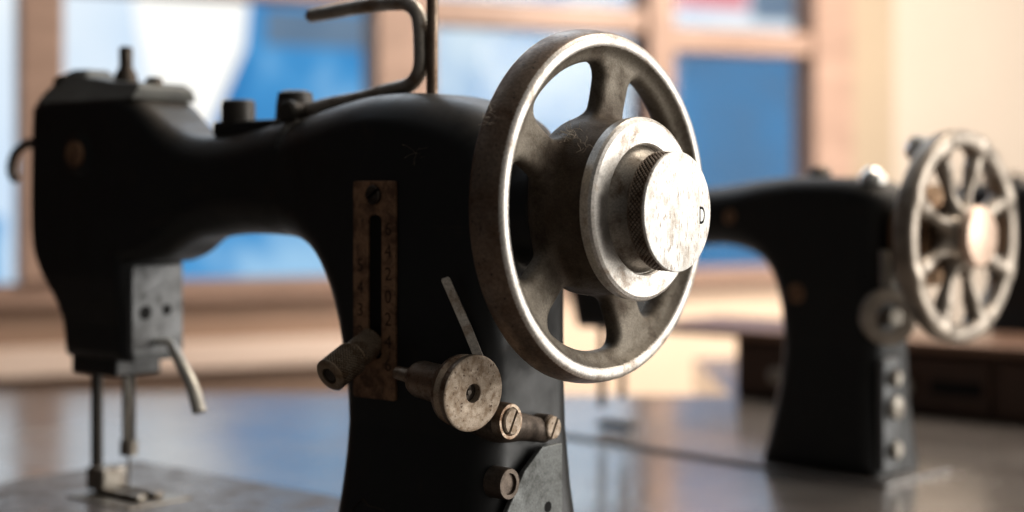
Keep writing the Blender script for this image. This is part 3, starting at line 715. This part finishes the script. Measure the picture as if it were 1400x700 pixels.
# ---- low dark drawer cabinet standing on the table behind the second machine
M['cabtop'] = wood('worn_top_wood', (.26, .15, .10), (.14, .075, .05), .35, 4, (.3, 1, 1))
cb = empty('drawer_cabinet', (-.20, .80, TABLE_Z)); tag(cb, 'low dark brown wooden drawer cabinet with round knobs behind the blurred sewing machine', 'cabinet')
co_ = (-20, 80, 0)
cb.location.y = .745
def LC(P, n, m, p=None, **k): return P.link(n, m, p or cb, co_, **k)
P = Part(); box(P, -33.5, 6, 72.5, 84, .02, 5.6); LC(P, 'carcass', M['cabinet'], bev=.2)
P = Part(); box(P, -43, 7.2, 71.6, 85, 5.62, 6.45); LC(P, 'top_board', M['cabtop'], bev=.2)
for x0, x1 in ((-33, -22.8), (-22, -8.6), (-7.8, 5.2)):
    P = Part(); box(P, x0, x1, 72.0, 72.6, .6, 5.1); dr = LC(P, 'drawer', M['cabinet'], bev=.12)
    P = Part(); lathe(P, [(0, .3), (.5, .3), (.7, .7), (1.1, .7), (1.3, .4), (1.3, .0001)], ((x0 + x1) / 2 - .5, 72.0, 2.5), (0, -1, 0), 20); LC(P, 'knob', M['steel'], dr)
    P = Part(); box(P, (x0 + x1) / 2 + 1.5, x1 - .6, 71.93, 72.05, 2.0, 3.2); LC(P, 'label_slot', M['black'], dr)

# ---- outdoors, seen through the panes (about a metre beyond the glass), daylight put into emissive colours
def panel(name, n_, rect, mat, label, cat, poly=None, kind=None):
    P = Part()
    if poly is None: s0, s1, z0, z1 = rect; poly = [(s0, z0), (s1, z0), (s1, z1), (s0, z1)]
    k = len(poly); v = [(x, a, b) for x in (n_, n_ - 1) for a, b in poly]
    P.add(v, [(i, (i + 1) % k, k + (i + 1) % k, k + i) for i in range(k)] + [tuple(range(k)), tuple(range(k, 2 * k))[::-1]], False)
    o = LR(P, name, mat, None, (n_, poly[0][0], poly[0][1])); return tag(o, label, cat, None, kind)
M['sky'] = emit('bright_hazy_sky', [(.3, (.45, .66, .92)), (.6, (.86, .94, 1.0))], .9, .3, 1.02)
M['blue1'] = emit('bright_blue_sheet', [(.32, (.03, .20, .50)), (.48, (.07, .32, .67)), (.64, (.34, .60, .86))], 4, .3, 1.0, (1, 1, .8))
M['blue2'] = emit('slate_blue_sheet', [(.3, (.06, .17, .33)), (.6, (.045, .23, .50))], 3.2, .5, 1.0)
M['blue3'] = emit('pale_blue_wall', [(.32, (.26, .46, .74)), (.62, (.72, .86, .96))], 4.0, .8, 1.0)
M['bluegrey'] = emit('dark_blue_grey', [(.3, (.10, .17, .27)), (.7, (.22, .31, .42))], 3, .3, 1.0)  # blue-grey tone of the awnings, emissive like the other outdoor panels
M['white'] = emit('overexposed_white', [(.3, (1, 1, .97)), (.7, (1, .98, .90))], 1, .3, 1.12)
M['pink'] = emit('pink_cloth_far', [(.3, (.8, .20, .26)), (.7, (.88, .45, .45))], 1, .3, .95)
P = Part(); box(P, -406, -400, -700, 1300, FZ - 250, 700); stc(LR(P, 'sky', M['sky']))
P = Part(); box(P, -399, -12, -700, 1300, FZ - 12, FZ - 8); stc(LR(P, 'ground', M['floor']))
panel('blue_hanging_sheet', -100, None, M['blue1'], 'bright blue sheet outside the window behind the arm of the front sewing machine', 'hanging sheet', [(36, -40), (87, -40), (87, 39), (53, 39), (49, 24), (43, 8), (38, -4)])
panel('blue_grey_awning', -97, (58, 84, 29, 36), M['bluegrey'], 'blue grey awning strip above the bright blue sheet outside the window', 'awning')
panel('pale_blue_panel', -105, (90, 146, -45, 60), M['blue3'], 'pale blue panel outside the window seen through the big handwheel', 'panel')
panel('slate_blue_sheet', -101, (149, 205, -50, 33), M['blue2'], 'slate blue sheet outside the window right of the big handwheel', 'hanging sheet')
panel('white_glow_patch', -94, None, M['white'], 'overexposed white patch glowing outside beside the bright blue sheet', 'cloth', [(38, 12), (46, 12), (53, 28), (56, 60), (30, 60), (33, 30)])  # emissive panel for the overexposed brightness outdoors
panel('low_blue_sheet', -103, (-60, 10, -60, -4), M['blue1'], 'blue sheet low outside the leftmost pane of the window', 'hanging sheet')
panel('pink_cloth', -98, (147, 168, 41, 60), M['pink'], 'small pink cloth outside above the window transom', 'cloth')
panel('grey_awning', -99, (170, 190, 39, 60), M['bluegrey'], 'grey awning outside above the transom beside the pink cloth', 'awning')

# ================================================================== LIGHT
w = bpy.data.worlds.new('World'); scene.world = w; w.use_nodes = True; nt = w.node_tree
bg = nt.nodes['Background']; tcw = N(nt, 'ShaderNodeTexCoord')
dot = N(nt, 'ShaderNodeVectorMath', operation='DOT_PRODUCT'); dot.inputs[1].default_value = Vector((.62, .68, .38)).normalized()
nt.links.new(tcw.outputs['Generated'], dot.inputs[0])
mr = N(nt, 'ShaderNodeMapRange'); mr.inputs[1].default_value = -1; mr.inputs[2].default_value = 1; nt.links.new(dot.outputs['Value'], mr.inputs[0])
cr = ramp(nt, mr.outputs[0], [(0.15, (.032, .031, .031)), (.55, (.10, .095, .09)), (1.0, (.55, .52, .48))])
nt.links.new(cr, bg.inputs[0]); bg.inputs[1].default_value = 1.0

def area(name, loc, target, sx, sy, power, col):
    l = bpy.data.lights.new(name, 'AREA'); l.shape = 'RECTANGLE'; l.size = sx; l.size_y = sy; l.energy = power; l.color = col
    o = bpy.data.objects.new(name, l); COL.objects.link(o); o.location = loc
    o.rotation_euler = (Vector(target) - Vector(loc)).to_track_quat('-Z', 'Y').to_euler(); return o
area('window_light_right', (1.55, 1.35, AX + .45), (0, 0, AX), 1.3, 1.3, 36, (1, .97, .92))
area('wall_fill', (.15, 1.0, AX + 1.15), (-.85, 1.45, AX - .15), .9, .7, 23, (1, .88, .74))  # unseen warm lamp added to brighten the window wall and frames
area('low_wall_fill', (-.05, 1.15, AX + .3), (-.84, 1.2, AX - .2), .4, .4, 9, (1, .86, .74))  # unseen fill lamp added to lift the low peach wall
area('window_light_back', (-1.0, .9, AX + .9), (-.15, 0, AX), .9, .6, 3, (.85, .92, 1))

# ================================================================== CAMERA
cam = bpy.data.cameras.new('Camera'); co = bpy.data.objects.new('Camera', cam); COL.objects.link(co); scene.camera = co
yaw = math.radians(50.5); Fw = Vector((-math.cos(yaw), math.sin(yaw), 0))
co.location = (.4243776, -.5832664, AX + .0078857)
co.rotation_euler = Fw.to_track_quat('-Z', 'Y').to_euler()
cam.sensor_width = 36; cam.lens = 54.0; cam.shift_y = -(350 - 260) / 1400 
cam.clip_start = .05; cam.clip_end = 60
cam.dof.use_dof = True; cam.dof.focus_distance = .705; cam.dof.aperture_fstop = 3.5; cam.dof.aperture_blades = 0

scene.view_settings.view_transform = 'Standard'; scene.view_settings.look = 'None'; scene.view_settings.exposure = 0
scene.render.engine = 'CYCLES'
cy = scene.cycles; cy.use_denoising = True; cy.max_bounces = 8; cy.sample_clamp_indirect = 6; cy.caustics_reflective = False; cy.caustics_refractive = False
